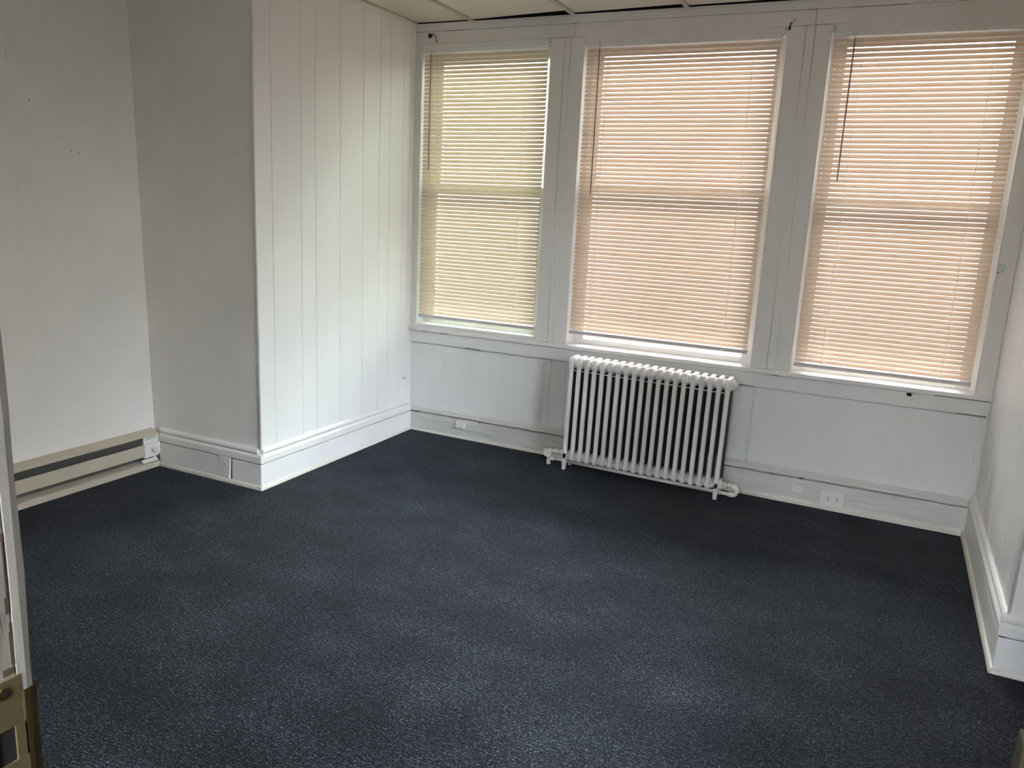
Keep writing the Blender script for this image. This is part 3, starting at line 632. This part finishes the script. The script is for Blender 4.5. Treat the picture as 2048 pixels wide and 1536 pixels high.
# blind end brackets
def end_bracket(x, z, label, dot):
    o = thing('blind_bracket', label, 'bracket', (x, -0.012, z), 'blind end brackets')
    mb = MB(); mb.box(x - 0.010, x + 0.010, -0.0135, -0.0125, z - 0.022, z + 0.008); mb.box(x - 0.010, x + 0.010, -0.0160, -0.0125, z + 0.006, z + 0.009); mb.build('plate', M_CLEAR, o, 0.0005)
    mb = MB(); mb.tube([(x + dot, -0.0130, z - 0.006), (x + dot, -0.0148, z - 0.006)], 0.0028, 8); mb.build('screw', M_BLACK, o)
end_bracket(0.857, 2.323, 'dull metal blind bracket at the top right corner of the left window', 0.003)
end_bracket(2.082, 2.328, 'pale plastic blind bracket beside the black hook', -0.004)
end_bracket(2.297, 2.322, 'pale plastic blind bracket at the top left corner of the right window', 0.003)
# cord cleat on the casing right of the right-hand blind
o7 = thing('cord_cleat', 'clear plastic cord cleat on the casing beside the right wall', 'cleat', (3.128, -0.016, 1.26))
mb = MB(); mb.box(3.118, 3.147, -0.0185, -0.0155, 1.258, 1.284); mb.build('base', M_CLEAR, o7, 0.003)
mb = MB(); mb.tube([(3.147, -0.017, 1.280), (3.131, -0.020, 1.282), (3.120, -0.021, 1.285)], 0.0016, 6); mb.tube([(3.140, -0.018, 1.256), (3.130, -0.026, 1.252), (3.1205, -0.032, 1.247)], [0.003, 0.0042, 0.0046], 8); ar = mb.build('horn', M_CLEAR, o7, smooth=True)
mb = MB(); mb.tube([(3.1205, -0.0322, 1.247), (3.1195, -0.0330, 1.2464)], 0.0032, 8); mb.build('hole', M_DARK, ar)
# broken latch under the sill of the right-hand window
o8 = thing('sill_latch', 'small chipped white latch hanging under the sill of the right window', 'latch', (2.868, -0.018, 0.64))
mb = MB(); mb.box(2.832, 2.862, -0.0200, -0.0172, 0.634, 0.652); bp_ = mb.build('base', M_PAINTED, o8, 0.001)
mb = MB(); mb.tube([(2.838, -0.0200, 0.643), (2.838, -0.0208, 0.643)], 0.0028, 8); mb.build('screw_hole', M_DARK, bp_)
mb = MB(); mb.prism([(2.853, 0.648), (2.888, 0.650), (2.887, 0.630), (2.880, 0.627), (2.853, 0.638)], 'y', -0.0300, -0.0172); mb.build('tongue', M_PLASTIC, o8, 0.002)
mb = MB(); mb.box(2.888, 2.911, -0.0195, -0.0172, 0.650, 0.653); mb.box(2.908, 2.912, -0.0195, -0.0172, 0.640, 0.653); mb.build('wire_loop', M_PLASTIC, o8, 0.0005)
# teal tape on the sill over the radiator
mb = MB(); mb.prism([(1.752, -0.0352), (1.836, -0.0352), (1.836, -0.0258), (1.756, -0.0252)], 'z', 0.6792, 0.6800)
tag(mb.build('tape_strip', M_TEAL), 'thin strip of faded teal tape on the sill above the radiator', 'tape')
# white pin on the left wall near the corner
o9 = thing('wall_peg', 'small white peg with round base low on the panelled wall near the corner', 'peg', (0.0, -0.078, 0.353))
mb = MB(); mb.tube([(0.0002, -0.084, 0.353), (0.003, -0.084, 0.353)], 0.011, 14); mb.build('base', M_PLASTIC, o9, smooth=True)
mb = MB(); mb.tube([(0.003, -0.084, 0.353), (0.016, -0.080, 0.353), (0.020, -0.080, 0.353), (0.026, -0.079, 0.3535)], [0.0036, 0.0036, 0.0062, 0.005], 10); mb.build('pin', M_PLASTIC, o9, smooth=True)
# nail heads in the alcove wall and the panelling
for (x, y, z, r, d) in ((lean(1.78), -1.88, 1.78, 0.0028, 1), (lean(1.58), -1.70, 1.582, 0.0028, 1), (lean(1.57), -1.662, 1.578, 0.0024, 1)):
    tn[0] += 1
    struct('trim_%d' % tn[0], MB().tube([(x, y, z), (x + 0.0008, y, z)], r, 8), M_BLACK)

# ------------------------------------------------------------------ doorway the picture is taken through
mb = MB()
mb.box(DX0 - 0.02, DX0, YB - 0.132, YB - 0.0125, 0.0, DZ + 0.02); mb.box(DX1, DX1 + 0.02, YB - 0.132, YB, 0.0, DZ + 0.02); mb.box(DX0, DX1, YB - 0.132, YB, DZ, DZ + 0.02)
jm = struct('trim_%d' % (tn[0] + 1), mb, M_JAMB, 0.002); tn[0] += 1
# room-side edge strip of the strike jamb with wavy, thick paint
rs = []
for k in range(60):
    z = 0.0 + DZ * k / 59; wv = 0.0006 * math.sin(z * 41) + 0.0005 * math.sin(z * 17 + 1)
    rs.append([(DX0 - 0.02, YB - 0.0124, z), (DX0 + 0.0012, YB - 0.0124 + wv * 0.5, z), (DX0 + 0.0018, YB - 0.006, z), (DX0 + 0.0008, YB - 0.0005 + wv, z), (DX0 - 0.003, YB + 0.0004 + wv, z), (DX0 - 0.02, YB, z)])
MB().rings(rs).build('edge_strip', M_JAMBP, jm, smooth=False)
mb = MB()
for (z0, z1, ya, yb2) in ((1.038, 1.066, -3.8660, -3.8630), (1.066, 1.074, -3.8650, -3.8635), (1.096, 1.150, -3.8652, -3.8638), (1.082, 1.096, -3.8668, -3.8640), (1.03, 1.036, -3.873, -3.864)):
    mb.box(DX0 + 0.0002, DX0 + 0.0005, ya, yb2, z0, z1)
mb.build('paint_chip', M_CHIP, jm)
st = thing('strike_plate', 'brass door strike plate with a square latch hole on the left door jamb', 'strike plate', (DX0, YB - 0.02, 0.98))
xs = DX0 + 0.0022; zt = 1.028; za = 1.012; hz1, hz0 = 0.985, 0.954; hy0, hy1 = YB - 0.034, YB - 0.0185
mb = MB()
mb.box(DX0 + 0.0002, xs, YB - 0.045, YB - 0.0108, hz1, zt)
mb.box(DX0 + 0.0002, xs, YB - 0.045, hy0, hz0, hz1); mb.box(DX0 + 0.0002, xs, hy1, YB - 0.0088, hz0, hz1)
mb.box(DX0 + 0.0002, xs, YB - 0.045, YB - 0.0108, 0.905, hz0); mb.box(DX0 + 0.0002, xs, YB - 0.0108, YB - 0.0088, 0.925, za)
pl = mb.build('plate', M_BRASS, st, 0.0004)
lip = [(xs, YB - 0.0090), (xs + 0.0004, YB - 0.0050), (xs - 0.0002, YB - 0.0010), (xs - 0.0022, YB + 0.0025), (xs - 0.006, YB + 0.005), (xs - 0.011, YB + 0.0065)]
lin = [(x - 0.0016, y - 0.0006) for x, y in lip]
mb = MB(); mb.prism(lip + lin[::-1], 'z', 0.925, za); mb.build('lip', M_BRASSD, st, 0.0003)
mb = MB(); mb.box(DX0 - 0.001, DX0 + 0.0006, hy0, hy1, hz0, hz1); mb.build('latch_hole', M_HOLE, st)
mb = MB(); mb.tube([(xs - 0.0004, YB - 0.0245, 1.0175), (xs + 0.0010, YB - 0.0245, 1.0175)], [0.0062, 0.0050], 16); sc = mb.build('screw', M_BRASSD, st, smooth=False)
mb = MB(); mb.box(xs + 0.0008, xs + 0.0013, YB - 0.0262, YB - 0.0228, 1.0155, 1.0195); mb.build('screw_recess', M_DARK, sc)
# the door itself, swung open into the room on the right
dr = empty('door_1', (DX1 + 0.002, YB + 0.01, 0.012)); dr['kind'] = 'structure'; dr['_local'] = 1
mb = MB(); mb.box(-0.005, 0.035, 0.0, 0.780, 0.0, 2.02); mb.build('door_leaf', M_DOOR, dr, 0.003)
mb = MB(); mb.box(-0.0056, 0.0352, 0.776, 0.7815, 0.0, 2.02); mb.build('door_edge', M_DOOREDGE, dr, 0.003)
mb = MB(); mb.box(-0.013, -0.002, 0.735, 0.779, 0.60, 0.76); mb.build('lock_case', M_DOOR, dr, 0.006)
dr.rotation_euler = (0, 0, math.radians(0.0))

# ------------------------------------------------------------------ daylight
W = bpy.data.worlds.new('daylight'); S.world = W; W.use_nodes = True
nt = W.node_tree; nt.nodes.clear(); L = nt.links.new
out = nt.nodes.new('ShaderNodeOutputWorld'); bg = nt.nodes.new('ShaderNodeBackground')
tc = nt.nodes.new('ShaderNodeTexCoord'); sp = nt.nodes.new('ShaderNodeSeparateXYZ'); L(tc.outputs['Generated'], sp.inputs[0])
mr = nt.nodes.new('ShaderNodeMapRange'); mr.inputs['From Min'].default_value = -1; mr.inputs['From Max'].default_value = 1
# sky ramp raised behind and to the right, so the added windows give more fill
def pos(sock, k):
    a = nt.nodes.new('ShaderNodeMath'); a.operation = 'MULTIPLY'; L(sock, a.inputs[0]); a.inputs[1].default_value = k
    c = nt.nodes.new('ShaderNodeMath'); c.operation = 'MAXIMUM'; L(a.outputs[0], c.inputs[0]); c.inputs[1].default_value = 0.0; return c
py, px = pos(sp.outputs['Y'], -BACKLIFT), pos(sp.outputs['X'], RIGHTLIFT)
s1 = nt.nodes.new('ShaderNodeMath'); s1.operation = 'ADD'; L(py.outputs[0], s1.inputs[0]); L(px.outputs[0], s1.inputs[1])
s2 = nt.nodes.new('ShaderNodeMath'); s2.operation = 'ADD'; L(s1.outputs[0], s2.inputs[0]); L(sp.outputs['Z'], s2.inputs[1]); L(s2.outputs[0], mr.inputs['Value'])
rp_ = ramp(nt, [(z * 0.5 + 0.5, tuple(c / SKY for c in col)) for z, col in SKYRAMP])
L(mr.outputs[0], rp_.inputs[0]); 
ax = nt.nodes.new('ShaderNodeMath'); ax.operation = 'MULTIPLY_ADD'; ax.use_clamp = False; mxx = nt.nodes.new('ShaderNodeMath'); mxx.operation = 'MAXIMUM'; mxx.inputs[1].default_value = 0.0
L(sp.outputs['X'], mxx.inputs[0]); L(mxx.outputs[0], ax.inputs[0]); ax.inputs[1].default_value = RIGHTGAIN
lm = nt.nodes.new('ShaderNodeMath'); lm.operation = 'MULTIPLY_ADD'; L(sp.outputs['X'], lm.inputs[0]); lm.inputs[1].default_value = -LEFTSIDE; lm.inputs[2].default_value = -0.25 * LEFTSIDE
ll = nt.nodes.new('ShaderNodeMath'); ll.operation = 'MAXIMUM'; L(lm.outputs[0], ll.inputs[0]); ll.inputs[1].default_value = 0.0
l1 = nt.nodes.new('ShaderNodeMath'); l1.operation = 'ADD'; L(ll.outputs[0], l1.inputs[0]); l1.inputs[1].default_value = 1.0
fy = pos(sp.outputs['Y'], FRONT); l2 = nt.nodes.new('ShaderNodeMath'); l2.operation = 'ADD'; L(l1.outputs[0], l2.inputs[0]); L(fy.outputs[0], l2.inputs[1]); l1 = l2
L(l1.outputs[0], ax.inputs[2])          # sky gain raised to the left, right and front for more light indoors
vm = nt.nodes.new('ShaderNodeVectorMath'); vm.operation = 'SCALE'; L(rp_.outputs[0], vm.inputs[0]); L(ax.outputs[0], vm.inputs['Scale']); L(vm.outputs[0], bg.inputs['Color']); bg.inputs['Strength'].default_value = SKY
L(bg.outputs[0], out.inputs['Surface'])

S.view_settings.view_transform = 'Standard'; S.view_settings.look = 'None'; S.view_settings.gamma = 1.0; S.view_settings.use_curve_mapping = False
S.view_settings.exposure = 0.74
try:
    S.cycles.use_denoising = True
    S.cycles.max_bounces = 12; S.cycles.diffuse_bounces = 8; S.cycles.adaptive_threshold = 0.015; S.cycles.transmission_bounces = 8; S.cycles.transparent_max_bounces = 12
except Exception: pass
for o in bpy.data.objects:
    if '_local' in o: del o['_local']
